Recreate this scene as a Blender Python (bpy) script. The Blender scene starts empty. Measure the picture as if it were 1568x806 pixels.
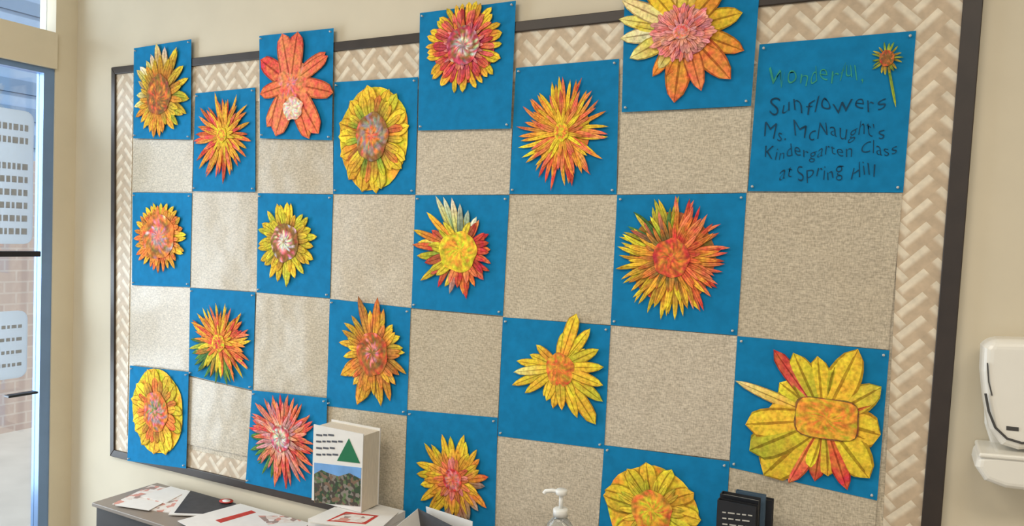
import bpy, math, random
import numpy as np
from mathutils import Matrix, Vector
random.seed(7)
S=bpy.context.scene
S.view_settings.view_transform='Standard'
# ---------------------------------------------------------------- camera
ZO=1.6668
FPX=1150.0
CAM=np.array([2.433,-1.7096,-0.1168+ZO]); YAW,PIT,ROL=0.4914,0.0344,0.0354
cy,sy=math.cos(YAW),math.sin(YAW)
Fw=np.array([-sy*math.cos(PIT),cy*math.cos(PIT),-math.sin(PIT)])
Rt=np.array([cy,sy,0.]);Up=np.cross(Rt,Fw)
cr=Rt*math.cos(ROL)+Up*math.sin(ROL); cu=-Rt*math.sin(ROL)+Up*math.cos(ROL)
cam=bpy.data.cameras.new('camera'); co=bpy.data.objects.new('camera',cam); S.collection.objects.link(co)
M=Matrix(((cr[0],cu[0],-Fw[0],CAM[0]),(cr[1],cu[1],-Fw[1],CAM[1]),(cr[2],cu[2],-Fw[2],CAM[2]),(0,0,0,1)))
co.matrix_world=M; cam.sensor_width=36; cam.lens=36*FPX/1568; cam.clip_start=0.02
S.camera=co
def ray(px,py): return Fw*FPX+cr*(px-784)+cu*(403-py)
def W(px,py,y=0.0):
    d=ray(px,py); q=CAM+d*((y-CAM[1])/d[1]); return q[0],q[2]
def T(px,py,z):
    d=ray(px,py); q=CAM+d*((z-CAM[2])/d[2]); return q[0],q[1]
XL=-0.348
def LW(px,py,x=XL):
    d=ray(px,py); q=CAM+d*((x-CAM[0])/d[0]); return q[1],q[2]
# ---------------------------------------------------------------- materials
def lin(c):
    return tuple(((v/255)/12.92 if v/255<=0.04045 else ((v/255+0.055)/1.055)**2.4) for v in c)
def newmat(name,rough=0.7,spec=0.5):
    m=bpy.data.materials.new(name); m.use_nodes=True
    nt=m.node_tree; b=nt.nodes['Principled BSDF']; b.inputs['Roughness'].default_value=rough
    b.inputs['Specular IOR Level'].default_value=spec
    return m,nt,b
def mat(name,col,rough=0.7,spec=0.5,var=0.08,scale=30,bump=0.0,metal=0,stretch=(1,1,1)):
    m,nt,b=newmat(name,rough,spec); b.inputs['Metallic'].default_value=metal
    tc=nt.nodes.new('ShaderNodeTexCoord'); mp=nt.nodes.new('ShaderNodeMapping'); mp.inputs['Scale'].default_value=stretch
    n=nt.nodes.new('ShaderNodeTexNoise'); n.inputs['Scale'].default_value=scale; n.inputs['Detail'].default_value=4
    nt.links.new(tc.outputs['Object'],mp.inputs[0]); nt.links.new(mp.outputs[0],n.inputs['Vector'])
    r=nt.nodes.new('ShaderNodeValToRGB'); c=lin(col)
    r.color_ramp.elements[0].position=.3; r.color_ramp.elements[1].position=.7
    r.color_ramp.elements[0].color=tuple(x*(1-var) for x in c)+(1,); r.color_ramp.elements[1].color=tuple(min(1,x*(1+var)) for x in c)+(1,)
    nt.links.new(n.outputs[0],r.inputs[0]); nt.links.new(r.outputs[0],b.inputs['Base Color'])
    if bump:
        bp=nt.nodes.new('ShaderNodeBump'); bp.inputs['Strength'].default_value=bump; bp.inputs['Distance'].default_value=.004
        nt.links.new(n.outputs[0],bp.inputs['Height']); nt.links.new(bp.outputs[0],b.inputs['Normal'])
    return m
WALL=mat('wall_paint',(214,203,180),.75,.3,.03,6,.0)
FLOOR=mat('floor_vinyl',(150,140,125),.5,.4,.1,8)
CEIL=mat('ceiling_tile',(225,222,215),.9,.2,.04,40,.2)
CREAM=mat('cream_frame_paint',(222,210,184),.45,.5,.02,10)
FRAME=mat('dark_board_frame',(50,40,33),.45,.5,.15,20)
BLUE=mat('blue_construction_paper',(16,124,176),.85,.2,.10,45,.05)
SHEETS=[]
def burlap(name,col):
    m,nt,b=newmat(name,.36,.5)
    tc=nt.nodes.new('ShaderNodeTexCoord')
    def noise(sc,st,d=4):
        mp=nt.nodes.new('ShaderNodeMapping'); mp.inputs['Scale'].default_value=st
        n=nt.nodes.new('ShaderNodeTexNoise'); n.inputs['Scale'].default_value=sc; n.inputs['Detail'].default_value=d
        nt.links.new(tc.outputs['Object'],mp.inputs[0]); nt.links.new(mp.outputs[0],n.inputs['Vector']); return n
    a=noise(95,(1,1,3.5)); c=noise(120,(3,1,1)); l=noise(5,(1,1,1),2)
    ad=nt.nodes.new('ShaderNodeMath'); nt.links.new(a.outputs[0],ad.inputs[0]); nt.links.new(c.outputs[0],ad.inputs[1])
    ml=nt.nodes.new('ShaderNodeMath'); ml.operation='MULTIPLY'; ml.inputs[1].default_value=.5; nt.links.new(ad.outputs[0],ml.inputs[0])
    r=nt.nodes.new('ShaderNodeValToRGB'); k=lin(col)
    r.color_ramp.elements[0].position=.37; r.color_ramp.elements[1].position=.63
    r.color_ramp.elements[0].color=(k[0]*.70,k[1]*.68,k[2]*.65,1); r.color_ramp.elements[1].color=tuple(min(1,x*1.28) for x in k)+(1,)
    nt.links.new(ml.outputs[0],r.inputs[0]); nt.links.new(r.outputs[0],b.inputs['Base Color'])
    bp=nt.nodes.new('ShaderNodeBump'); bp.inputs['Strength'].default_value=.5; bp.inputs['Distance'].default_value=.03
    nt.links.new(l.outputs[0],bp.inputs['Height']); nt.links.new(bp.outputs[0],b.inputs['Normal'])
    return m
for i,c in enumerate([(194,182,160),(190,177,154),(198,186,166)]): SHEETS.append(burlap('burlap_print_%d'%i,c))
def herring():
    m,nt,b=newmat('herringbone_border_print',.5,.5)
    N=nt.nodes; Lk=nt.links
    tc=N.new('ShaderNodeTexCoord'); sp=N.new('ShaderNodeSeparateXYZ'); Lk.new(tc.outputs['Object'],sp.inputs[0])
    def mt(op,a,bb=None,c=None):
        n=N.new('ShaderNodeMath'); n.operation=op
        for i,v in enumerate((a,bb,c)):
            if v is None: continue
            if isinstance(v,(int,float)): n.inputs[i].default_value=v
            else: Lk.new(v,n.inputs[i])
        return n.outputs[0]
    x=sp.outputs[0]; z=sp.outputs[2]; k=1/(0.033*math.sqrt(2)); L=2
    u=mt('MULTIPLY',mt('ADD',x,z),k); v=mt('MULTIPLY',mt('SUBTRACT',z,x),k)
    u=mt('ADD',u,500); v=mt('ADD',v,600)
    fu=mt('FLOOR',u); fv=mt('FLOOR',v)
    a=mt('FLOORED_MODULO',mt('SUBTRACT',u,fv),2*L); hor=mt('LESS_THAN',a,L)
    bb=mt('FLOORED_MODULO',mt('SUBTRACT',mt('SUBTRACT',v,fu),1),2*L)
    w=.60
    def sm(q,wi):
        n=N.new('ShaderNodeMapRange'); n.interpolation_type='SMOOTHSTEP'; n.inputs[1].default_value=wi-.14; n.inputs[2].default_value=wi+.14
        n.inputs[3].default_value=1; n.inputs[4].default_value=0; Lk.new(q,n.inputs[0]); return n.outputs[0]
    gh=mt('MAXIMUM',sm(mt('FRACT',v),w),sm(a,.12))
    gv=mt('MAXIMUM',sm(mt('FRACT',u),w),sm(bb,.12))
    g=mt('ADD',mt('MULTIPLY',hor,gh),mt('MULTIPLY',mt('SUBTRACT',1,hor),gv))
    n=N.new('ShaderNodeTexNoise'); n.inputs['Scale'].default_value=60; Lk.new(tc.outputs['Object'],n.inputs['Vector'])
    mx=N.new('ShaderNodeMix'); mx.data_type='RGBA'
    mx.inputs[6].default_value=lin((228,215,192))+(1,); mx.inputs[7].default_value=lin((198,176,148))+(1,)
    Lk.new(g,mx.inputs[0])
    hs=N.new('ShaderNodeHueSaturation'); Lk.new(mx.outputs[2],hs.inputs['Color'])
    Lk.new(mt('ADD',mt('MULTIPLY',n.outputs[0],.5),mt('ADD',.69,mt('MULTIPLY',hor,.05))),hs.inputs['Value'])
    Lk.new(hs.outputs[0],b.inputs['Base Color']); return m
HERR=herring()
def petalmat():
    m,nt,b=newmat('crayon_painted_paper',.9,.12); N=nt.nodes; Lk=nt.links
    at=N.new('ShaderNodeVertexColor'); at.layer_name='Col'
    uv=N.new('ShaderNodeUVMap'); uv.uv_map='UVMap'
    sp=N.new('ShaderNodeSeparateXYZ'); Lk.new(uv.outputs[0],sp.inputs[0])
    def mt(op,a,bb=None):
        n=N.new('ShaderNodeMath'); n.operation=op
        for i,v in enumerate((a,bb)):
            if v is None: continue
            if isinstance(v,(int,float)): n.inputs[i].default_value=v
            else: Lk.new(v,n.inputs[i])
        return n.outputs[0]
    s=mt('ABSOLUTE',mt('SUBTRACT',mt('MULTIPLY',mt('FRACT',sp.outputs[0]),2),1))
    tc=N.new('ShaderNodeTexCoord'); n=N.new('ShaderNodeTexNoise'); n.inputs['Scale'].default_value=120; n.inputs['Detail'].default_value=3
    Lk.new(tc.outputs['Object'],n.inputs['Vector'])
    n2=N.new('ShaderNodeTexNoise'); n2.inputs['Scale'].default_value=45; Lk.new(tc.outputs['Object'],n2.inputs['Vector'])
    line=mt('MAXIMUM',mt('GREATER_THAN',s,.80),mt('LESS_THAN',s,.09))
    mx=N.new('ShaderNodeMix'); mx.data_type='RGBA'; mx.blend_type='MULTIPLY'
    mx.inputs[7].default_value=(.42,.34,.28,1)
    Lk.new(mt('MULTIPLY',line,.85),mx.inputs[0]); Lk.new(at.outputs[0],mx.inputs[6])
    hs=N.new('ShaderNodeHueSaturation'); Lk.new(mx.outputs[2],hs.inputs['Color']); hs.inputs['Saturation'].default_value=.96
    Lk.new(mt('ADD',mt('MULTIPLY',n.outputs[0],1.5),.28),hs.inputs['Value'])
    Lk.new(mt('ADD',mt('MULTIPLY',n2.outputs[0],.10),.45),hs.inputs['Hue'])
    Lk.new(hs.outputs[0],b.inputs['Base Color']); return m
PET=petalmat()
# ---------------------------------------------------------------- mesh helpers
def link(o,parent=None):
    S.collection.objects.link(o)
    if parent: o.parent=parent
    return o
def empty(name):
    e=bpy.data.objects.new(name,None); return link(e)
def mesh(name,vs,fs,m,parent=None,smooth=False):
    me=bpy.data.meshes.new(name); me.from_pydata([tuple(map(float,v)) for v in vs],[],fs); me.update()
    me.materials.append(m)
    if smooth:
        for p in me.polygons:p.use_smooth=True
    return link(bpy.data.objects.new(name,me),parent)
def box(name,x0,x1,y0,y1,z0,z1,m,parent=None,bev=0,seg=3):
    x0,x1=sorted((x0,x1));y0,y1=sorted((y0,y1));z0,z1=sorted((z0,z1))
    vs=[(x,y,z) for x in(x0,x1) for y in(y0,y1) for z in(z0,z1)]
    fs=[(0,1,3,2),(4,6,7,5),(0,4,5,1),(2,3,7,6),(0,2,6,4),(1,5,7,3)]
    o=mesh(name,vs,fs,m,parent)
    if bev:
        b=o.modifiers.new('b','BEVEL'); b.width=bev; b.segments=seg
    return o
def prism(name,quad,y0,y1,m,parent=None,bev=0,seg=3):
    n=len(quad)
    vs=[(x,y0,z) for x,z in quad]+[(x,y1,z) for x,z in quad]
    fs=[tuple(range(n)),tuple(range(2*n-1,n-1,-1))]+[(i,i+n,(i+1)%n+n,(i+1)%n) for i in range(n)]
    o=mesh(name,vs,fs,m,parent)
    if bev:
        b=o.modifiers.new('b','BEVEL'); b.width=bev; b.segments=seg; b.limit_method='ANGLE'; b.angle_limit=math.radians(50)
    return o
def slab(name,poly,z0,z1,m,parent=None):
    n=len(poly)
    vs=[(x,y,z1) for x,y in poly]+[(x,y,z0) for x,y in poly]
    fs=[tuple(range(n)),tuple(range(2*n-1,n-1,-1))]+[(i,i+n,(i+1)%n+n,(i+1)%n) for i in range(n)]
    return mesh(name,vs,fs,m,parent)
def tube(name,pts,r,m,parent=None,n=8):
    c=bpy.data.curves.new(name,'CURVE'); c.dimensions='3D'; c.bevel_depth=r; c.bevel_resolution=3; c.use_fill_caps=True
    s=c.splines.new('POLY'); s.points.add(len(pts)-1)
    for i,p in enumerate(pts): s.points[i].co=(*map(float,p),1)
    o=bpy.data.objects.new(name,c); S.collection.objects.link(o)
    dg=bpy.context.evaluated_depsgraph_get(); me=bpy.data.meshes.new_from_object(o.evaluated_get(dg)); bpy.data.objects.remove(o)
    me.materials.clear(); me.materials.append(m)
    return link(bpy.data.objects.new(name,me),parent)
def lathe(name,x,y,prof,m,parent=None,n=32,sx=1,sy_=1):
    vs=[];fs=[]
    for r,z in prof:
        for i in range(n):
            a=2*math.pi*i/n; vs.append((x+r*sx*math.cos(a),y+r*sy_*math.sin(a),z))
    for k in range(len(prof)-1):
        for i in range(n): fs.append((k*n+i,k*n+(i+1)%n,(k+1)*n+(i+1)%n,(k+1)*n+i))
    fs.append(tuple(range(n-1,-1,-1))); fs.append(tuple((len(prof)-1)*n+i for i in range(n)))
    return mesh(name,vs,fs,m,parent,True)
# ---------------------------------------------------------------- room
ZC=2.75
box('wall_back',XL,4.2,0,0.12,0,ZC,WALL)
box('floor',XL-.1,4.2,-4.5,.12,-.05,0,FLOOR)
box('ceiling',XL-.1,4.2,-4.5,.12,ZC,ZC+.05,CEIL)
box('wall_right',4.2,4.3,-4.5,.12,0,ZC,WALL)
yp,_=LW(82,300)
_,zt0=LW(50,42); _,zt1=LW(50,99)
wl=empty('wall_left')
box('corner_post',XL-.1,XL,yp,0.12,0,ZC,CREAM,wl)
box('header',XL-.1,XL,-4.5,yp,ZC-.1,ZC,CREAM,wl)
box('panel_near',XL-.1,XL,-4.5,-1.2,0,ZC-.1,WALL,wl)
box('transom_bar',XL-.1,XL+.012,-1.2,yp,zt1,zt0,CREAM,wl)
ALU=mat('door_aluminium',(120,150,190),.35,.5,.05,10,metal=.3)
BLK=mat('black_plastic',(25,25,27),.4,.5,.1,20)
gm,nt,b=newmat('clear_glass',.05)
nt.nodes.remove(b); tr=nt.nodes.new('ShaderNodeBsdfTransparent'); tr.inputs[0].default_value=(.88,.93,.97,1)
gl=nt.nodes.new('ShaderNodeBsdfGlossy'); gl.inputs['Roughness'].default_value=.03; mx=nt.nodes.new('ShaderNodeMixShader'); mx.inputs[0].default_value=.08
nt.links.new(tr.outputs[0],mx.inputs[1]); nt.links.new(gl.outputs[0],mx.inputs[2]); nt.links.new(mx.outputs[0],nt.nodes['Material Output'].inputs[0])
w1=empty('window_1')
box('transom_glass',XL-.06,XL-.055,-1.2,yp,zt0,ZC-.1,gm,w1)
ys,_=LW(66,300)
d=empty('door_1')
box('door_stile',XL-.05,XL-.005,ys,yp,0,zt1,ALU,d)
box('door_top_rail',XL-.05,XL-.005,-1.2,ys,zt1-.02,zt1,ALU,d)
box('door_bottom_rail',XL-.05,XL-.005,-1.2,ys,0,.25,ALU,d)
box('door_glass',XL-.035,XL-.03,-1.2,ys,.25,zt1-.02,gm,d)
y0,z0=LW(58,386); y1,z1=LW(0,392)
box('door_push_bar',XL-.004,XL+.02,y1-.3,y0,z1-.003,z0+.003,BLK,d,.003)
y0,z0=LW(52,598); y1,z1=LW(6,609)
box('door_lever_handle',XL-.004,XL+.03,y1,y0,z1,z0,BLK,d,.006)
SIGN,nt,b=newmat('frosted_sign_film',.6)
tr=nt.nodes.new('ShaderNodeBsdfTranslucent'); tr.inputs[0].default_value=lin((215,220,224))+(1,)
b.inputs['Base Color'].default_value=lin((200,206,210))+(1,); mx=nt.nodes.new('ShaderNodeMixShader'); mx.inputs[0].default_value=.5
nt.links.new(b.outputs[0],mx.inputs[1]); nt.links.new(tr.outputs[0],mx.inputs[2]); nt.links.new(mx.outputs[0],nt.nodes['Material Output'].inputs[0])
INK=mat('grey_ink',(165,170,174),.8,.2,.1,50)
sg=empty('door_notice_sign')
def signsheet(pt,pb,rows,hh,inset,tag):
    y0,zA=LW(*pt); y1,zB=LW(*pb)
    r=.03; ya,yb_=y1-.15,y0-inset
    pts=[]
    for (cy_,cz_,a0) in ((yb_-r,zA-r,0),(ya+r,zA-r,90),(ya+r,zB+r,180),(yb_-r,zB+r,270)):
        for k in range(5):
            a=math.radians(a0+k*22.5); pts.append((cy_+r*math.cos(a),cz_+r*math.sin(a)))
    n=len(pts); vs=[(XL-.026,p,q) for p,q in pts]+[(XL-.0285,p,q) for p,q in pts]
    fs=[tuple(range(n)),tuple(range(2*n-1,n-1,-1))]+[(i,i+n,(i+1)%n+n,(i+1)%n) for i in range(n)]
    mesh(tag,vs,fs,SIGN,sg)
    for i,wd in enumerate(rows):
        if not wd: continue
        z=zA-.05-i*(zA-zB-.06)/len(rows); yy=yb_-.02
        while yy>yb_-.26*wd:
            l=random.uniform(.008,.02); box('lettering',XL-.0255,XL-.0245,yy-l,yy,z-hh,z,INK,sg); yy-=l+.006
signsheet((60,172),(0,374),[.8,.9,0,.5,.9,.8,.9,.6,.8],.022,.003,'sign_sheet')
signsheet((62,475),(0,585),[.8,.9,.5,.8],.012,.03,'lower_sign_sheet')
# exterior
def extmat():
    m,nt,b=newmat('exterior_brick',.8); N=nt.nodes;Lk=nt.links
    tc=N.new('ShaderNodeTexCoord')
    br=N.new('ShaderNodeTexBrick'); br.inputs['Scale'].default_value=3
    sp=N.new('ShaderNodeSeparateXYZ'); cm=N.new('ShaderNodeCombineXYZ'); Lk.new(tc.outputs['Object'],sp.inputs[0])
    Lk.new(sp.outputs[1],cm.inputs[0]); Lk.new(sp.outputs[2],cm.inputs[1]); Lk.new(cm.outputs[0],br.inputs['Vector'])
    br.inputs['Color1'].default_value=lin((200,178,166))+(1,); br.inputs['Color2'].default_value=lin((190,168,158))+(1,); br.inputs['Mortar'].default_value=lin((206,190,180))+(1,)
    Lk.new(br.outputs[0],b.inputs['Base Color']); return m
EXT=extmat()
ex=empty('exterior_building')
box('brick_wall',-3.7,-3.5,-4,7,-.05,2.0,EXT,ex)
SID=mat('siding_paint',(170,194,225),.7,.3,.05,5); SID2=mat('siding_dark_paint',(135,160,192),.7,.3,.05,5)  # every second board takes a darker blue-grey
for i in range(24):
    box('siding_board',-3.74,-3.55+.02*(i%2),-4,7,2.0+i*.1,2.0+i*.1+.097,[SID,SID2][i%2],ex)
box('pavement_ground',-9,XL-.1,-5,8,-.12,-.05,mat('concrete',(212,206,198),.9,.2,.08,4))
# ---------------------------------------------------------------- bulletin board
bb=empty('bulletin_board')
ft=.013
TL=W(170,103,-ft);TR=W(1506,-48,-ft);BL=W(168,699,-ft)
b1=W(385,748,-ft); k=(b1[1]-BL[1])/(b1[0]-BL[0])*.5
r0=W(1506,0,-ft); r1=W(1441,806,-ft); sl=(r1[0]-r0[0])/(r1[1]-r0[1])
zBR=BL[1]+k*(r1[0]-BL[0]); BR_=(r0[0]+sl*(zBR-r0[1]),zBR); TR=(r0[0]+sl*(TR[1]-r0[1]),TR[1])
wf,wn=.022,.034
iTL=(TL[0]+wf,TL[1]-.026);iTR=(TR[0]-wn,TR[1]-.026);iBR=(BR_[0]-wn,BR_[1]+.026);iBL=(BL[0]+wf,BL[1]+.026)
prism('frame_top',[TL,TR,iTR,iTL],-ft,0,FRAME,bb,.002)
prism('frame_bottom',[iBL,iBR,BR_,BL],-ft,0,FRAME,bb,.002)
prism('frame_side_far',[TL,iTL,iBL,BL],-ft,0,FRAME,bb,.002)
prism('frame_side_near',[iTR,TR,BR_,iBR],-ft,0,FRAME,bb,.002)
prism('cork_backing',[iTL,iTR,iBR,iBL],-.004,0,SHEETS[0],bb)
g0=W(203,296);g1=W(199,560); gx0=(g0[0]+g1[0])/2
h0=W(1383,296);h1=W(1362,537)
gx1=(h0[0]+h1[0])/2
zz=W(560,122)[1]
prism('border_strip_top',[iTL,iTR,(iTR[0],zz-.04),(iTL[0],zz-.04)],-.0055,-.004,HERR,bb)
prism('border_strip_bottom',[(iBL[0],iBL[1]+.06),(iBR[0],iBR[1]+.06),iBR,iBL],-.0055,-.004,HERR,bb)
prism('border_strip_far',[iTL,(gx0,iTL[1]),(gx0,iBL[1]),iBL],-.0062,-.004,HERR,bb)
prism('border_strip_near',[(gx1,iTR[1]),iTR,iBR,(gx1,iBR[1])],-.0062,-.004,HERR,bb)
def sheet(q,name,m,y,parent=None,curl=.0):
    P=[W(*p,y) for p in q]
    n=8; vs=[];fs=[]
    ph=random.uniform(0,6)
    for j in range(n+1):
        for i in range(n+1):
            u=i/n;v=j/n
            x=(P[0][0]*(1-u)+P[1][0]*u)*(1-v)+(P[3][0]*(1-u)+P[2][0]*u)*v
            z=(P[0][1]*(1-u)+P[1][1]*u)*(1-v)+(P[3][1]*(1-u)+P[2][1]*u)*v
            w=math.sin(u*math.pi)*math.sin(v*math.pi)
            vs.append((x,y-curl*w*(.6+.4*math.sin(ph+5*u+3*v)),z))
    for j in range(n):
        for i in range(n):
            a=j*(n+1)+i; fs.append((a,a+n+1,a+n+2,a+1))
    o=mesh(name,vs,fs,m,parent,True)
    return o,P
grey=[[(204,214),(296,214),(294,294),(203,294)],[(397,213),(510,215),(510,297),(395,296)],[(640,200),(784,197),(780,298),(636,299)],[(951,172),(1151,163),(1144,295),(945,298)],
[(294,296),(395,296),(393,447),(291,440)],[(510,298),(636,299),(630,472),(506,458)],[(780,299),(945,299),(935,498),(770,486)],[(1143,296),(1382,296),(1360,536),(1129,515)],
[(202,438),(291,441),(289,575),(199,560)],[(393,448),(506,458),(500,612),(387,598)],[(629,473),(770,486),(762,645),(623,630)],[(935,499),(1129,515),(1117,705),(925,682)],
[(289,577),(387,600),(381,700),(285,680)],[(500,622),(623,637),(617,790),(480,755)],[(762,668),(925,688),(912,860),(755,810)],[(1117,716),(1343,767),(1325,990),(1105,915)]]
for i,q in enumerate(grey): sheet(q,'burlap_sheet',SHEETS[(i*7)%3],-.0075,bb,.0010)
blue=[[(205,74),(293,60),(292,214),(204,212)],[(299,143),(391,134),(391,294),(295,293)],[(397,55),(511,43),(508,215),(398,212)],[(512,126),(640,118),(636,298),(510,297)],
[(643,20),(790,1),(782,197),(640,200)],[(790,104),(948,90),(944,298),(780,297)],[(957,-28),(1166,-52),(1150,162),(952,172)],
[(203,295),(294,296),(291,440),(202,437)],[(395,296),(510,298),(505,457),(393,448)],[(636,299),(780,299),(770,484),(630,472)],[(945,299),(1143,296),(1129,514),(935,498)],
[(291,441),(391,448),(387,598),(289,575)],[(505,458),(629,472),(623,637),(500,622)],[(770,486),(935,499),(925,688),(762,668)],[(1129,515),(1362,537),(1343,767),(1117,716)],
[(199,560),(289,570),(285,718),(195,706)],[(386,598),(501,610),(497,768),(376,740)],[(624,628),(762,640),(757,838),(617,800)],[(925,682),(1117,707),(1105,925),(913,868)]]
title=[(1163,68),(1403,47),(1383,295),(1145,293)]
PIN=mat('white_pin_plastic',(190,190,186),.3,.5,.03,20)
pinv=[];pinf=[]
def pin(x,z,y):
    n=8;b0=len(pinv)
    for r,dy in((.0022,0),(.0015,-.002),(.0015,-.004),(.0028,-.005),(.0028,-.006)):
        for i in range(n):
            a=2*math.pi*i/n; pinv.append((x+r*math.cos(a),y+dy,z+r*math.sin(a)))
    for k in range(4):
        for i in range(n):
            pinf.append((b0+k*n+i,b0+k*n+(i+1)%n,b0+(k+1)*n+(i+1)%n,b0+(k+1)*n+i))
    pinf.append(tuple(b0+4*n+i for i in range(n)))
OVER=(0,2,4,6,15,16)
for bi,q in enumerate(blue+[title]):
    y=-.0150 if bi in OVER else -.0092
    nm='blue_construction_paper' if q is not title else 'title_sign_paper'
    o,P=sheet(q,nm,BLUE,y,None,.0012)
    if q is title: TITLE=o
    for i,(x,z) in enumerate(P):
        sx=1 if i in(0,3) else -1; sz=-1 if i<2 else 1
        pin(x+sx*.010,z+sz*.010,y-.0002)
mesh('pushpins',pinv,pinf,PIN,bb,True)
TG=mat('green_marker_ink',(56,150,128),.8,.2,.2,60); TD=mat('dark_pencil_ink',(26,66,92),.8,.2,.25,60)
def text(s,px,py,hpx,m,wpx,parent,y,rot=0,off=-.014):
    c=bpy.data.curves.new('lettering','FONT'); c.body=s; c.size=1; c.align_x='LEFT'; c.offset=off; c.space_character=1.1
    o=bpy.data.objects.new('tmp',c); S.collection.objects.link(o)
    dg=bpy.context.evaluated_depsgraph_get(); me=bpy.data.meshes.new_from_object(o.evaluated_get(dg)); bpy.data.objects.remove(o)
    xs=[v.co.x for v in me.vertices]; x0,x1=min(xs),max(xs); 
    ax,az=W(px,py,y); bx,bz=W(px+wpx,py+rot,y); hz=az-W(px,py+hpx,y)[1]
    for v in me.vertices:
        u=(v.co.x-x0)/(x1-x0); vy=v.co.y
        wob=.12*math.sin(u*23+px)
        v.co=Vector((ax+(bx-ax)*u+.22*vy*hz*math.sin(u*19),y,az+(bz-az)*u+(vy*(1+.15*math.sin(u*31))+wob)*hz*1.3))
    me.materials.append(m); ob=bpy.data.objects.new('lettering',me); return link(ob,parent)
yt=-.0112
text('Wonderful,',1176,134,29,TG,146,TITLE,yt,rot=-14)
text('Sunflowers',1178,174,27,TD,178,TITLE,yt,rot=-6)
text("Ms. McNaught's",1170,213,25,TD,184,TITLE,yt,rot=-4)
text('Kindergarten Class',1171,243,20,TD,202,TITLE,yt,rot=-8)
text('at Spring Hill',1193,275,23,TD,146,TITLE,yt,rot=-4)
# ---------------------------------------------------------------- flowers
Y=(240,200,34);O=(234,130,42);Rd=(214,70,50);C=(240,118,82);P_=(236,140,140);G=(92,138,66);LY=(240,224,145);BR=(150,104,56);Wh=(236,226,208);GR=(165,150,140);DO=(204,102,44);YG=(196,190,50);MG=(200,66,88);OY=(236,168,36);DG=(70,105,75)
class FB:
    def __init__(s): s.v=[];s.f=[];s.c=[];s.uv=[]
    def petal(s,cx,cz,ang,r0,r1,hw,c0,c1,y,lift,kind,bend=0):
        nt,ns=7,4; b=len(s.v); dx,dz=math.cos(ang),math.sin(ang)
        off=random.randint(0,9); lift*=.6
        for j in range(nt+1):
            t=j/nt
            if kind=='p': w=(t*.9+.1)**.55*(1-t)**.62*1.45
            elif kind=='b': w=(t*.8+.2)**.5*(1-t**3.5)**.5*1.0
            elif kind=='f': w=(t*.5+.5)**.5*(1-t**5)**.5*(1.1-.35*t)
            else: w=(1-t)**.9
            w*=hw; r=r0+(r1-r0)*t; a=bend*t*t*(r1-r0)
            for i in range(ns+1):
                q=(i/ns)*2-1
                x=cx+dx*r-dz*(q*w+a); z=cz+dz*r+dx*(q*w+a)
                yy=y-lift*math.sin(t*2.2)-min(.0015,hw*.1)*(1-abs(q))
                s.v.append((x,yy,z)); s.uv.append((off+.02+.96*i/ns,t))
                s.c.append([c0[k]*(1-t)+c1[k]*t for k in range(3)])
        for j in range(nt):
            for i in range(ns):
                a0=b+j*(ns+1)+i; s.f.append((a0,a0+1,a0+ns+2,a0+ns+1))
    def disc(s,cx,cz,ext,y,dome,pal,n=36,rings=6,lump=.04):
        b=len(s.v); ph=random.uniform(0,6)
        s.v.append((cx,y-dome,cz)); s.c.append(random.choice(pal)); s.uv.append((.3,.5))
        for k in range(1,rings+1):
            t=k/rings
            for i in range(n):
                a=2*math.pi*i/n; ex,ez=ext(a); l=1+lump*math.sin(5*a+ph)+lump*.8*math.sin(8*a+2*ph)
                s.v.append((cx+ex*t*l,y-dome*(1-t*t)*random.uniform(.9,1.1),cz+ez*t*l)); 
                cc=pal[min(len(pal)-1,int(t*len(pal)*.999))] if random.random()<.65 else random.choice(pal)
                s.c.append([min(255,u*random.uniform(.78,1.14)) for u in cc]); s.uv.append((.3,.5))
        for i in range(n): s.f.append((b,b+1+(i+1)%n,b+1+i))
        for k in range(rings-1):
            for i in range(n):
                p=b+1+k*n; s.f.append((p+i,p+(i+1)%n,p+n+(i+1)%n,p+n+i))
    def obj(s,name,parent=None):
        me=bpy.data.meshes.new(name); me.from_pydata([tuple(map(float,v)) for v in s.v],[],s.f); me.update()
        ca=me.color_attributes.new('Col','FLOAT_COLOR','POINT')
        for i,c in enumerate(s.c): ca.data[i].color=lin([max(0,min(255,q)) for q in c])+(1,)
        ul=me.uv_layers.new(name='UVMap')
        for l in me.loops: ul.data[l.index].uv=s.uv[l.vertex_index]
        me.materials.append(PET)
        for p in me.polygons:p.use_smooth=True
        return link(bpy.data.objects.new(name,me),parent)
def jit(c,a=.14): 
    k=random.uniform(1-a,1+a); return [min(255,v*k*random.uniform(.95,1.05)) for v in c]
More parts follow.
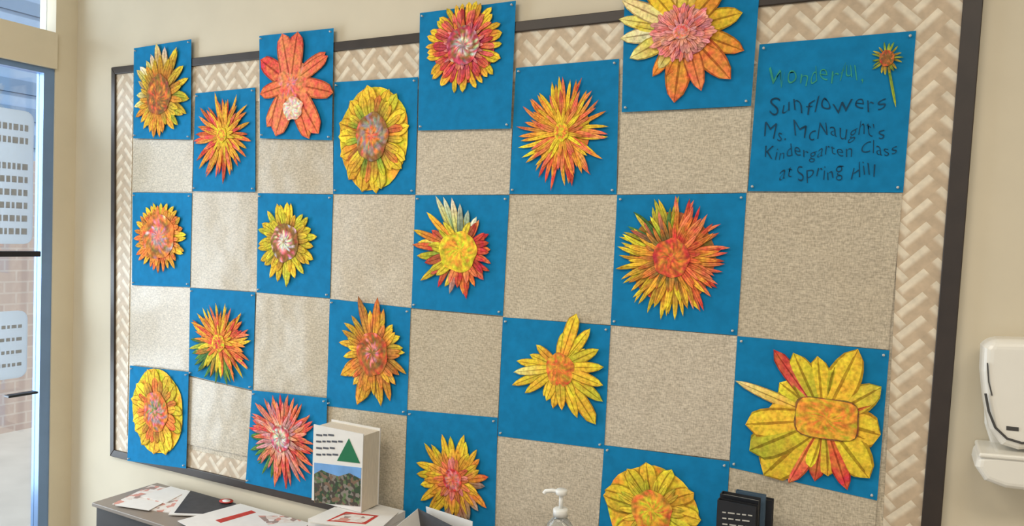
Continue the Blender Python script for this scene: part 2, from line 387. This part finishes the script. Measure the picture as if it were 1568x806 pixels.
def flower(c,box_,rings,disc=None,spec=(),back=None,y=-.0118,parent=None,name='paper_sunflower',wk=1.3,sw=1.15):
    f=FB(); cx,cz=W(*c,y)
    l=cx-W(box_[0],c[1],y)[0]; r=W(box_[2],c[1],y)[0]-cx; t=W(c[0],box_[1],y)[1]-cz; bt=cz-W(c[0],box_[3],y)[1]
    def ext(a,k=1):
        return (math.cos(a)*(r if math.cos(a)>0 else l)*k, math.sin(a)*(t if math.sin(a)>0 else bt)*k)
    if back: f.disc(cx,cz,lambda a:ext(a,back[0]),y-.001,.0008,back[1],lump=.015)
    for ri,(n,r0,r1,wd,pal,kind,jr) in enumerate(rings):
        yy=y-.002-.0018*ri; o=random.uniform(0,6)
        for i in range(n):
            a=2*math.pi*(i+random.uniform(-.3,.3))/n+o
            a%=2*math.pi
            pl=pal(math.degrees(a)) if callable(pal) else pal
            if pl is None: continue
            c0,c1=random.choice(pl); ex,ez=ext(a,1); R=math.hypot(ex,ez); aa=math.atan2(ez,ex)
            rr=R*r1*random.uniform(1-jr,1.03); hw=wk*wd*math.pi*(R*(r0+r1)/2)/n*random.uniform(.8,1.2)
            f.petal(cx,cz,aa,R*r0,rr,hw,jit(c0),jit(c1),yy-random.uniform(0,.0012),random.uniform(.001,.003),kind,random.uniform(-.2,.2))
    for (tx,ty,wpx,c0,c1,kind) in spec:
        X,Z=W(tx,ty,y); dx,dz=X-cx,Z-cz; R=math.hypot(dx,dz)
        hw=(W(c[0]+wpx/2,c[1],y)[0]-cx)*sw
        f.petal(cx,cz,math.atan2(dz,dx),R*.18,R,hw,jit(c0,.05),jit(c1,.05),y-.002-random.uniform(0,.003),.002,kind)
    if disc:
        k,pal=disc; f.disc(cx,cz,lambda a:ext(a,k),y-.0018*len(rings)-.0045,.002,pal,lump=.03)
    return f.obj(name,parent)
YO=-.0175
# 1
flower((244,150),(206,66,293,212),[(26,.35,1,1.3,lambda a:[(BR,LY),(YG,LY),(Y,Wh)] if 70<a<190 else ([(BR,Y),(YG,Y),(G,Y)] if a<70 or a>300 else [(O,OY),(O,Y)]),'p',.15),(24,.3,.78,1.2,[(BR,Y),(DO,Y),(BR,OY)],'p',.1)],(.42,[DO,BR,O,BR]),y=YO)
# 2
flower((343,207),(296,140,388,282),[(34,.2,1,1.1,[(O,Rd),(O,OY),(Y,C),(Rd,O)],'p',.2),(28,.15,.78,1.1,[(Y,O),(Rd,C),(O,Y)],'p',.2),(18,.05,.45,1.1,[(Y,O),(Y,Y)],'p',.2)],(.16,[Y,O,Y]))
# 3 coral star-shaped flower
CL=(242,128,80); CM=(240,108,62)
F3=flower((447,128),(398,48,510,212),[],(.44,[P_,CL,CL,CL,CL]),
 [(434,52,28,CL,CL,'f'),(458,49,28,CL,CM,'f'),(500,80,22,CL,CM,'p'),(504,86,18,CL,CM,'f'),(512,142,24,CL,CM,'f'),(490,205,30,CL,CM,'f'),(475,213,26,CL,CM,'f'),(424,209,32,CL,CL,'f'),(410,195,24,CL,CL,'f'),(400,145,20,CL,CM,'f'),(400,92,26,CL,Rd,'f'),(450,152,40,CL,P_,'b')],y=YO,back=(.42,[CL,CL]))
f=FB(); x3,z3=W(448,166,YO-.009); e3=(W(463,166,YO-.009)[0]-x3, z3-W(448,184,YO-.009)[1])
f.disc(x3,z3,lambda a:(math.cos(a)*e3[0],math.sin(a)*e3[1]),YO-.009,.0015,[Wh,(240,205,180),Wh,(240,180,150)],lump=.06)
f.obj('pale_centre',F3)
# 4
flower((572,208),(519,130,628,296),[(16,.3,1,1.2,[(OY,Y),(Y,YG),(O,Y),(Y,Y)],'b',.04),(24,.35,.84,1.1,[(BR,Y),(YG,OY),(BR,O),(G,Y)],'b',.1)],(.45,[C,O,GR,GR,BR]),back=(.96,[Y,Y,Y]))
# 5
flower((712,70),(653,1,771,143),[(32,.5,1,1.05,[(Rd,Y),(Y,Y),(OY,Y)],'b',.06),(32,.4,.82,1.1,[(MG,Rd),(Rd,C),(MG,C)],'b',.08),(26,.2,.6,1.1,[(GR,C),(MG,P_),(Y,Rd)],'p',.15)],(.42,[GR,Wh,P_,BR,MG]),back=(.8,[Rd,MG]),y=YO)
# 6
flower((862,203),(792,114,932,292),[(42,.2,1,1.15,[(O,Rd),(O,OY),(Y,C),(OY,O),(Y,Y)],'p',.15),(34,.15,.8,1.15,[(Y,O),(O,C),(O,Y)],'p',.2),(24,.05,.52,1.1,[(Y,O),(Y,Y),(OY,C)],'p',.2)],(.16,[Y,O,Y]),back=(.6,[O,OY]))
# 7
F7=flower((1048,45),(955,-30,1135,155),[(14,.2,.8,1.1,lambda a:[(LY,Y),(Wh,LY),(Y,LY)] if 80<a<250 else [(Y,O),(OY,O)],'p',.2)],None,
 [(953,2,34,LY,LY,'p'),(948,30,30,Y,LY,'p'),(950,60,34,Wh,(235,222,150),'p'),(965,90,40,Y,LY,'p'),(985,-28,38,Y,Y,'p'),(1015,-38,36,LY,Y,'p'),(1000,118,30,Y,O,'p'),(1033,158,54,OY,(238,125,60),'p'),(1075,140,36,O,C,'p'),(1120,122,48,O,(238,132,60),'p'),(1140,78,40,Y,O,'p'),(1138,20,44,OY,Y,'p'),(1110,-25,46,Y,O,'p'),(1060,-40,46,Y,LY,'p')],y=YO)
PP=(244,155,150)
flower((1045,50),(992,4,1098,96),[(36,.5,1.02,1.2,[(PP,PP),(C,PP),(C,P_)],'b',.2),(32,.3,.8,1.1,[(P_,PP),(C,PP)],'b',.2),(22,.1,.55,1.1,[(P_,PP),(C,PP)],'b',.2)],(.25,[PP,C,PP]),y=YO-.008,parent=F7,name='pink_centre',back=(.85,[PP,P_]))
# 9
flower((246,362),(205,306,286,420),[(30,.5,1,1.15,[(O,Y),(BR,OY),(O,O),(Y,Y)],'p',.12),(28,.5,.82,1.1,[(O,O),(BR,O),(C,OY)],'p',.1)],(.60,[Wh,P_,GR,C,BR,O,O]),back=(.7,[O,BR]))
# 10
flower((438,370),(395,310,486,438),[(24,.4,1,1.3,[(YG,Y),(Y,Y),(G,Y),(YG,YG)],'p',.12),(22,.35,.8,1.1,[(BR,Y),(YG,Y)],'p',.15)],(.46,[Wh,Wh,P_,BR,BR]))
# 11
flower((707,383),(640,325,760,455),[(22,.3,1,1.1,lambda a:[(DO,Rd),(O,C),(Rd,O)] if a<60 or a>255 else ([(Rd,C),(G,Y),(Wh,Y),(BR,Rd)] if a>150 else None),'p',.15),(20,.3,.85,1.1,lambda a:[(O,C),(Rd,Rd)] if a<60 or a>255 else [(Y,YG),(BR,Rd)],'p',.15)],(.48,[Y,Y,Y,OY,Y]),
 [(668,300,13,YG,Wh,'p'),(680,302,13,G,Wh,'p'),(693,303,14,YG,Wh,'p'),(706,312,13,DG,(200,210,190),'p'),(718,322,15,G,(180,200,190),'p'),(731,332,14,Wh,Wh,'p'),(634,352,14,Rd,Y,'p'),(633,375,14,Rd,DO,'p'),(645,430,15,G,Y,'p'),(655,325,13,O,Y,'p'),(690,450,14,Rd,GR,'p'),(715,458,14,O,Rd,'p')])
# 12
flower((1030,395),(943,302,1118,490),[(50,.3,1,1.25,lambda a:[(O,C),(O,Rd),(OY,C)] if a<85 or a>300 else ([(DG,G),(BR,YG),(DG,Y)] if a<160 else [(O,Y),(YG,Y),(OY,Y),(BR,Y)]),'p',.1),(42,.25,.84,1.2,lambda a:[(O,C),(OY,O),(Rd,O)] if a<85 or a>320 else ([(DG,G),(G,Y),(DG,C)] if a<150 else [(OY,Y),(O,Y),(BR,OY)]),'p',.12),(32,.2,.62,1.1,lambda a:[(Rd,O),(O,C)] if a<90 or a>300 else [(BR,O),(O,Y),(DG,O)],'p',.2)],(.32,[Rd,O,O,DO,Rd]),back=(.75,[O,BR]))
# 13
flower((338,525),(289,462,388,592),[(36,.2,1,1.15,lambda a:[(DG,G),(G,YG),(BR,G)] if 170<a<300 else [(O,C),(Rd,O),(O,Y)],'p',.12),(30,.15,.8,1.15,lambda a:[(YG,Y),(G,O)] if 190<a<280 else [(O,Rd),(C,O),(Y,O)],'p',.15),(20,.05,.5,1.1,[(Rd,O),(O,Y)],'p',.2)],(.2,[Rd,O,Y]),back=(.6,[O,G]))
# 14
flower((573,540),(520,470,626,622),[(24,.3,1,1.2,[(BR,OY),(DO,Y),(BR,Y),(GR,OY)],'p',.15),(22,.3,.82,1.1,[(BR,O),(DO,Y)],'p',.15)],(.44,[BR,P_,DO,BR,DO]),
 [(550,453,16,O,BR,'p'),(580,455,16,OY,DO,'p'),(548,620,26,BR,OY,'p'),(562,600,24,DO,OY,'p'),(523,575,22,O,OY,'p')])
# 15
flower((857,563),(805,500,925,645),[(14,.2,.78,1.1,lambda a:None if 100<a<160 else [(OY,Y),(YG,Y)],'p',.2)],(.36,[O,O,OY,O]),
 [(884,480,24,OY,Y,'b'),(864,508,20,Y,YG,'p'),(905,503,22,Y,Y,'p'),(918,535,22,YG,Y,'p'),(926,562,20,Y,Y,'p'),(925,590,22,OY,Y,'p'),(924,615,24,Y,YG,'p'),(913,650,26,OY,Y,'b'),(885,640,22,Y,Y,'p'),(862,628,20,YG,Y,'p'),(838,614,20,OY,Y,'p'),(805,602,18,Y,Y,'p'),(785,590,18,YG,Y,'p'),(788,570,18,Y,LY,'p'),(792,553,18,Y,Y,'p'),(812,543,18,YG,Y,'p'),(822,528,18,O,Y,'p')])
# 16
F16=flower((1262,642),(1150,545,1345,742),[(9,.2,.85,1.1,[(OY,Y),(YG,Y),(Y,Y)],'b',.1)],None,
 [(1185,535,28,C,Rd,'b'),(1126,583,24,Y,LY,'p'),(1142,650,56,Y,Y,'b'),(1148,690,60,Y,YG,'b'),(1215,540,56,YG,Y,'p'),(1252,545,50,Y,Y,'p'),(1314,534,64,Y,Y,'p'),(1350,592,56,Y,YG,'p'),(1349,665,66,Y,Y,'b'),(1332,732,74,Y,Y,'p'),(1298,750,38,O,Rd,'p'),(1248,737,40,OY,Rd,'p'),(1208,740,42,O,C,'p'),(1170,728,70,Y,Y,'b'),(1335,620,26,Rd,O,'p')],back=(.72,[Y,Y,OY]),sw=1.25)
f=FB(); cx,cz=W(1265,642,-.020); hx=W(1313,642,-.020)[0]-cx; hz=cz-W(1265,672,-.020)[1]
def sqe(a,k=1):
    c,s=math.cos(a),math.sin(a); m=(abs(c)**5+abs(s)**5)**(-.2); return (hx*c*m*k,hz*s*m*k)
f.disc(cx,cz,lambda a:sqe(a,1.05),-.0195,.0005,[BR,BR],rings=3,lump=.012)
f.disc(cx,cz,sqe,-.0205,.002,[OY,OY,(244,160,35),(240,168,38)],rings=7,lump=.012); f.obj('square_centre',F16)
# 17
flower((241,630),(202,563,282,697),[(14,.3,.99,1.2,[(Y,Y),(OY,Y),(YG,Y)],'b',.03),(20,.35,.8,1.1,[(O,Y),(BR,OY),(DO,O)],'b',.1)],(.46,[G,P_,GR,DO,O]),back=(.97,[Y,Y,Y]),y=YO)
# 18
flower((433,670),(379,600,485,748),[(40,.3,1,1.15,lambda a:[(C,Rd),(GR,C),(Rd,C),(O,C)] if not 180<a<250 else [(DG,G),(G,C)],'p',.12),(34,.25,.82,1.15,[(C,(240,140,120)),(Rd,C),(GR,P_)],'p',.12),(26,.1,.58,1.1,[(GR,P_),(Wh,C)],'p',.2)],(.28,[GR,Wh,P_,MG]),back=(.6,[C,GR]),y=YO)
# 19
flower((697,735),(633,663,752,808),[(22,.25,1,1.3,lambda a:[(OY,Y),(Y,Y)] if 50<a<260 else [(O,Y),(OY,O),(DO,GR)],'p',.15),(20,.2,.78,1.3,[(O,Y),(Y,OY),(C,Y)],'p',.15),(16,.1,.5,1.2,[(C,P_),(O,C)],'p',.2)],(.24,[C,P_,Rd]))
# 20
flower((1000,780),(925,710,1074,865),[(12,.3,1,1.15,[(OY,Y),(Y,Y),(YG,Y)],'b',.04),(20,.3,.76,.9,[(YG,Y),(OY,YG)],'p',.15)],(.42,[OY,Y,OY,O]),back=(.94,[Y,Y]))
# title drawing
flower((1358,90),(1333,63,1384,118),[(18,.3,1,.9,[(BR,YG),(YG,G)],'p',.15)],(.45,[BR,BR,DO]),[(1372,165,5,G,YG,'f')],y=yt+.0005,parent=TITLE,name='sunflower_drawing',wk=1)
# ---------------------------------------------------------------- table and objects
zt=W(250,737)[1]; xA,_=W(250,737); xF,yF=T(140,770,zt)
TBT=mat('table_top_laminate',(140,130,120),.4,.5,.06,12); TBD=mat('table_dark_edge',(66,64,64),.5,.4,.1,12)
tb=empty('side_table'); tx=(xA+xF)/2; yb=-.002; tx1=2.35
box('top',tx,tx1,yF,yb-.02,zt-.012,zt,TBT,tb,.002)
box('apron',tx+.01,tx1-.01,yF+.01,yb-.03,zt-.08,zt-.012,TBD,tb)
for a in(tx+.01,tx1-.06):
    for c in(yF+.01,yb-.08): box('leg',a,a+.05,c,c+.05,0,zt-.08,TBD,tb)
PAPER=mat('white_paper',(228,225,220),.6,.4,.03,30)
DK=mat('charcoal_print',(62,62,66),.5,.4,.2,40); RED=mat('red_print',(190,60,50),.6,.3,.2,50); BLP=mat('blue_photo_sky',(110,160,215),.5,.4,.15,20)
def prnt(name,cols,scale):
    m,nt,b=newmat(name,.5,.4); tc=nt.nodes.new('ShaderNodeTexCoord'); v=nt.nodes.new('ShaderNodeTexVoronoi'); v.inputs['Scale'].default_value=scale
    nt.links.new(tc.outputs['Object'],v.inputs['Vector']); sp=nt.nodes.new('ShaderNodeSeparateColor'); nt.links.new(v.outputs['Color'],sp.inputs[0])
    r=nt.nodes.new('ShaderNodeValToRGB'); r.color_ramp.interpolation='CONSTANT'
    for i,c in enumerate(cols):
        e=r.color_ramp.elements[i] if i<2 else r.color_ramp.elements.new(i/len(cols)); e.position=i/len(cols); e.color=lin(c)+(1,)
    nt.links.new(sp.outputs[0],r.inputs[0]); nt.links.new(r.outputs[0],b.inputs['Base Color']); return m
MAG=prnt('magazine_print',[(232,226,220),(210,150,136),(228,220,212),(160,138,130),(222,208,198)],60)
HOUSE=prnt('house_photo_print',[(70,62,52),(120,95,75),(50,70,45),(130,122,112),(90,110,70)],110)
yS=-.13
z2=W(514,778,yS)[1]
yF_=yF+.004
def ql(name,pts,z,th,m,par=None):
    P=[]
    for px,py in pts:
        x,y=T(px,py,z)
        if y>-.03 or y<yF_:
            y=min(-.03,max(yF_,y))
        P.append((x,y))
    return slab(name,P,z-th,z,m,par)
pl=empty('magazine_pile')
xa,_=T(455,800,z2); xb_=W(612,790,-.06)[0]
n=6; h=(z2-zt)/n
for i in range(n):
    dx=random.uniform(-.006,.006); box('magazine',xa+dx,xb_+dx,-.235+dx,-.045+dx/3,zt+i*h+.0004,zt+(i+1)*h-.0004,[PAPER,MAG,PAPER,PAPER,PAPER,PAPER][i],pl)
ls=empty('loose_leaflets')
ql('leaflet_magazine',[(172,772),(232,743),(330,743),(265,786)],zt+.003,.0028,MAG,ls)
ql('white_leaflet',[(215,760),(262,745),(300,748),(255,770)],zt+.005,.0018,PAPER,ls)
ql('small_pamphlet',[(176,774),(205,764),(250,770),(228,782)],zt+.0062,.0014,PAPER,ls)
ql('white_border_folder',[(258,788),(300,745),(402,757),(366,792)],zt+.007,.003,PAPER,ls)
ql('dark_folder',[(267,785),(303,748),(394,759),(361,788)],zt+.009,.0018,DK,ls)
ql('white_sheet_long',[(272,798),(372,770),(480,770),(500,790),(440,830),(300,815)],zt+.012,.002,PAPER,ls)
ql('printed_patch',[(395,790),(450,785),(470,797),(410,803)],zt+.0126,.0005,MAG,ls)
ql('red_masthead',[(330,797),(385,782),(392,785),(338,801)],zt+.0126,.0005,RED,ls)
X,Yq=T(370,760,zt+.011); Yq=min(Yq,-.04); lathe('round_sticker',X,Yq,[(.024,zt+.0124),(.024,zt+.0132)],RED,ls,sy_=.8); lathe('sticker_white',X,Yq,[(.014,zt+.0132),(.014,zt+.0138)],PAPER,ls,sy_=.8)
ql('top_leaflet',[(470,802),(520,775),(610,785),(580,812)],z2+.003,.0025,PAPER,pl)
ql('top_leaflet_print',[(500,798),(530,784),(580,790),(560,803)],z2+.0036,.0005,RED,pl)
ql('top_leaflet_inner',[(506,797),(530,787),(573,791),(556,801)],z2+.0040,.0004,MAG,pl)
bk=empty('standing_brochure_box')
x0b,zb0=W(477,776,yS); x1b,zb1=W(553,778,yS); ztp=(W(478,653,yS)[1]+W(556,662,yS)[1])/2
dep=.075; zB0=z2+.0042
box('cover',x0b,x1b,yS,yS+.003,zB0,ztp,PAPER,bk)
box('page_block',x0b+.003,x1b-.002,yS+.003,yS+dep-.003,zB0,ztp-.006,mat('page_edges',(220,208,188),.8,.2,.14,200,stretch=(1,8,.2)),bk)
box('back_cover',x0b,x1b,yS+dep-.003,yS+dep,zB0,ztp,PAPER,bk)
y_=yS-.0012
def cq(name,pts,m,y=y_): return prism(name,[W(px,py,y) for px,py in pts],y,y+.0010,m,bk)
GRN=mat('green_print',(20,110,70),.5,.4,.05,30); TXT=mat('black_text_ink',(90,92,100),.7,.2,.1,60)
cq('green_triangle',[(534,672),(551,710),(516,706)],GRN)
cq('photo_sky',[(481,709),(553,717),(552,742),(481,734)],BLP)
cq('photo_house',[(481,726),(492,720),(500,724),(518,730),(535,725),(552,734),(551,776),(481,770)],HOUSE,y_-.0006)
for i in range(4):
    yy=665+i*10; x=484
    while x<484+[28,34,22,30][i]:
        l=random.uniform(4,9); cq('text_word',[(x,yy),(x+l,yy+l*.1),(x+l,yy+l*.1+2.6),(x,yy+2.6)],TXT); x+=l+2
tl=empty('folded_leaflet')
A=W(600,812,-.20);Bq=W(640,779,-.12);Cq=W(705,812,-.19)
def tri3(name,pts,m): 
    o=mesh(name,pts,[tuple(range(len(pts)))],m,tl); s=o.modifiers.new('t','SOLIDIFY'); s.thickness=.001; return o
zlow=zt+.001
tri3('white_panel',[(A[0],-.20,A[1]),(Bq[0],-.12,Bq[1]),(Bq[0]+.03,-.11,zlow),(A[0]+.02,-.20,zlow)],PAPER)
tri3('dark_panel',[(Bq[0],-.12,Bq[1]),(Cq[0],-.19,Cq[1]),(Cq[0],-.19,zlow),(Bq[0]+.03,-.11,zlow)],DK)
tri3('inner_sheet',[(Bq[0]+.015,-.105,Bq[1]+.004),(Cq[0]+.01,-.15,Cq[1]+.01),(Cq[0]+.01,-.15,zlow),(Bq[0]+.035,-.09,zlow)],PAPER)
# sanitizer bottle
sb=empty('hand_sanitizer_pump_bottle'); yS2=-.12
xs,zTop_=W(860,750,yS2)
CLR,nt,b=newmat('clear_gel_plastic',.08,.5); b.inputs['Base Color'].default_value=(.86,.9,.9,1); b.inputs['Transmission Weight'].default_value=.85; b.inputs['IOR'].default_value=1.35
PW=mat('pump_white_plastic',(236,236,232),.35,.5,.02,20)
zc=W(860,790,yS2)[1]
lathe('bottle',xs,yS2,[(.030,zt+.0005),(.034,zt+.004),(.034,zc-.035),(.031,zc-.022),(.020,zc-.008),(.014,zc-.003),(.014,zc)],CLR,sb,sy_=.75)
lathe('collar',xs,yS2,[(.018,zc),(.018,zc+.014),(.016,zc+.016),(.008,zc+.017)],PW,sb)
lathe('stem',xs,yS2,[(.0052,zc+.016),(.0052,zTop_-.009)],PW,sb,16)
lathe('pump_head',xs,yS2,[(.008,zTop_-.014),(.0135,zTop_-.011),(.014,zTop_-.002),(.012,zTop_)],PW,sb)
tube('nozzle',[(xs,yS2,zTop_-.006),(xs-.022,yS2-.006,zTop_-.005),(xs-.036,yS2-.009,zTop_-.008),(xs-.040,yS2-.01,zTop_-.014)],.0048,PW,sb)
# black books standing
bs=empty('black_binders')
BCV=mat('black_book_cover',(28,30,36),.4,.5,.15,30); BGY=mat('blue_grey_cover',(72,92,110),.5,.4,.1,30)
def book(x0px,x1px,ytop,y,dp,m,pm):
    a=W(x0px,ytop,y); b_=W(x1px,ytop+8,y); zt_=a[1]
    box('cover_front',a[0],b_[0],y,y+.002,zt+.0005,zt_,m,bs); box('cover_back',a[0],b_[0],y+dp-.002,y+dp,zt+.0005,zt_,m,bs)
    box('spine',a[0]-.002,a[0],y,y+dp,zt+.0005,zt_,m,bs); box('pages',a[0],b_[0]-.003,y+.002,y+dp-.002,zt+.0005,zt_-.006,pm,bs)
PG=mat('page_edges_grey',(190,188,182),.8,.2,.15,200)
book(1100,1158,766,-.16,.016,BCV,PG); book(1104,1162,757,-.135,.024,BCV,PG); book(1128,1172,752,-.100,.012,BGY,PG); book(1130,1183,758,-.08,.02,BCV,PG)
for i in range(3):
    yy=784+i*9; x=1106
    while x<1146:
        l=random.uniform(5,12); prism('label_word',[W(x,yy+(x-1106)*.12,-.1612),W(x+l,yy+(x+l-1106)*.12,-.1612),W(x+l,yy+(x+l-1106)*.12+1.8,-.1612),W(x,yy+(x-1106)*.12+1.8,-.1612)],-.1612,-.1602,PG,bs); x+=l+3
# dispensers on wall
DW=mat('dispenser_white_plastic',(232,228,218),.3,.5,.02,10); SE=mat('dispenser_seam_grey',(70,68,66),.5,.4,.1,20)
ds=empty('wall_soap_dispenser')
def out(pts,y): return [W(px,py,y) for px,py in pts]
prism('back_plate',out([(1512,524),(1620,530),(1630,560),(1628,690),(1626,720),(1530,720),(1508,650),(1506,560)],-.02),-.02,-.001,DW,ds,.006)
prism('cover',out([(1516,520),(1608,522),(1630,534),(1640,570),(1638,640),(1622,676),(1596,690),(1560,692),(1534,684),(1516,660),(1508,620),(1503,570),(1505,532)],-.10),-.10,-.02,DW,ds,.018,5)
sp_=lambda px,py:(*(lambda q:(q[0],-.1005,q[1]))(W(px,py,-.1005)),)
tube('seam',[sp_(*p) for p in [(1509,603),(1514,630),(1524,655),(1542,672),(1565,679),(1595,678),(1620,664)]],.0022,SE,ds)
tube('release_line',[sp_(*p) for p in [(1512,556),(1514,585),(1519,606)]],.0012,SE,ds)
prism('logo',out([(1541,653),(1560,655),(1560,661),(1541,659)],-.1012),-.1012,-.0995,SE,ds)
prism('tray_body',out([(1497,697),(1530,695),(1600,704),(1640,712),(1652,728),(1640,748),(1590,756),(1540,750),(1508,738),(1493,716)],-.11),-.11,-.001,DW,ds,.012,4)
prism('tray_lip',out([(1500,694),(1600,702),(1645,710),(1645,716),(1600,710),(1498,701)],-.114),-.114,-.001,DW,ds,.003,2)
# ---------------------------------------------------------------- lights & world
w=bpy.data.worlds.new('world'); S.world=w; w.use_nodes=True
w.node_tree.nodes['Background'].inputs[0].default_value=(.90,.92,.94,1); w.node_tree.nodes['Background'].inputs[1].default_value=.93
def area(name,loc,rot,sx,sy_,e,col):
    l=bpy.data.lights.new(name,'AREA'); l.shape='RECTANGLE'; l.size=sx; l.size_y=sy_; l.energy=e; l.color=col
    o=bpy.data.objects.new(name,l); o.location=loc; o.rotation_euler=rot; link(o)
area('added_ceiling_fill',(1.0,-1.6,ZC-.03),(0,0,0),1.2,.6,25,(1,.92,.78))  # two unseen overhead fills, added because the ceiling blocks ambient light
area('added_ceiling_fill',(3.0,-1.8,ZC-.03),(0,0,0),1.2,.6,25,(1,.92,.78))
area('daylight_through_door',(XL-.5,-.75,1.4),(0,math.radians(-90),0),2.0,.9,60,(.88,.94,1))
sl_=bpy.data.lights.new('sun','SUN'); sl_.energy=2.2; sl_.angle=.02; sl_.color=(1,.95,.88)
so=bpy.data.objects.new('sun',sl_); so.rotation_euler=Vector((-.55,-.35,-.75)).to_track_quat('-Z','Y').to_euler(); link(so)
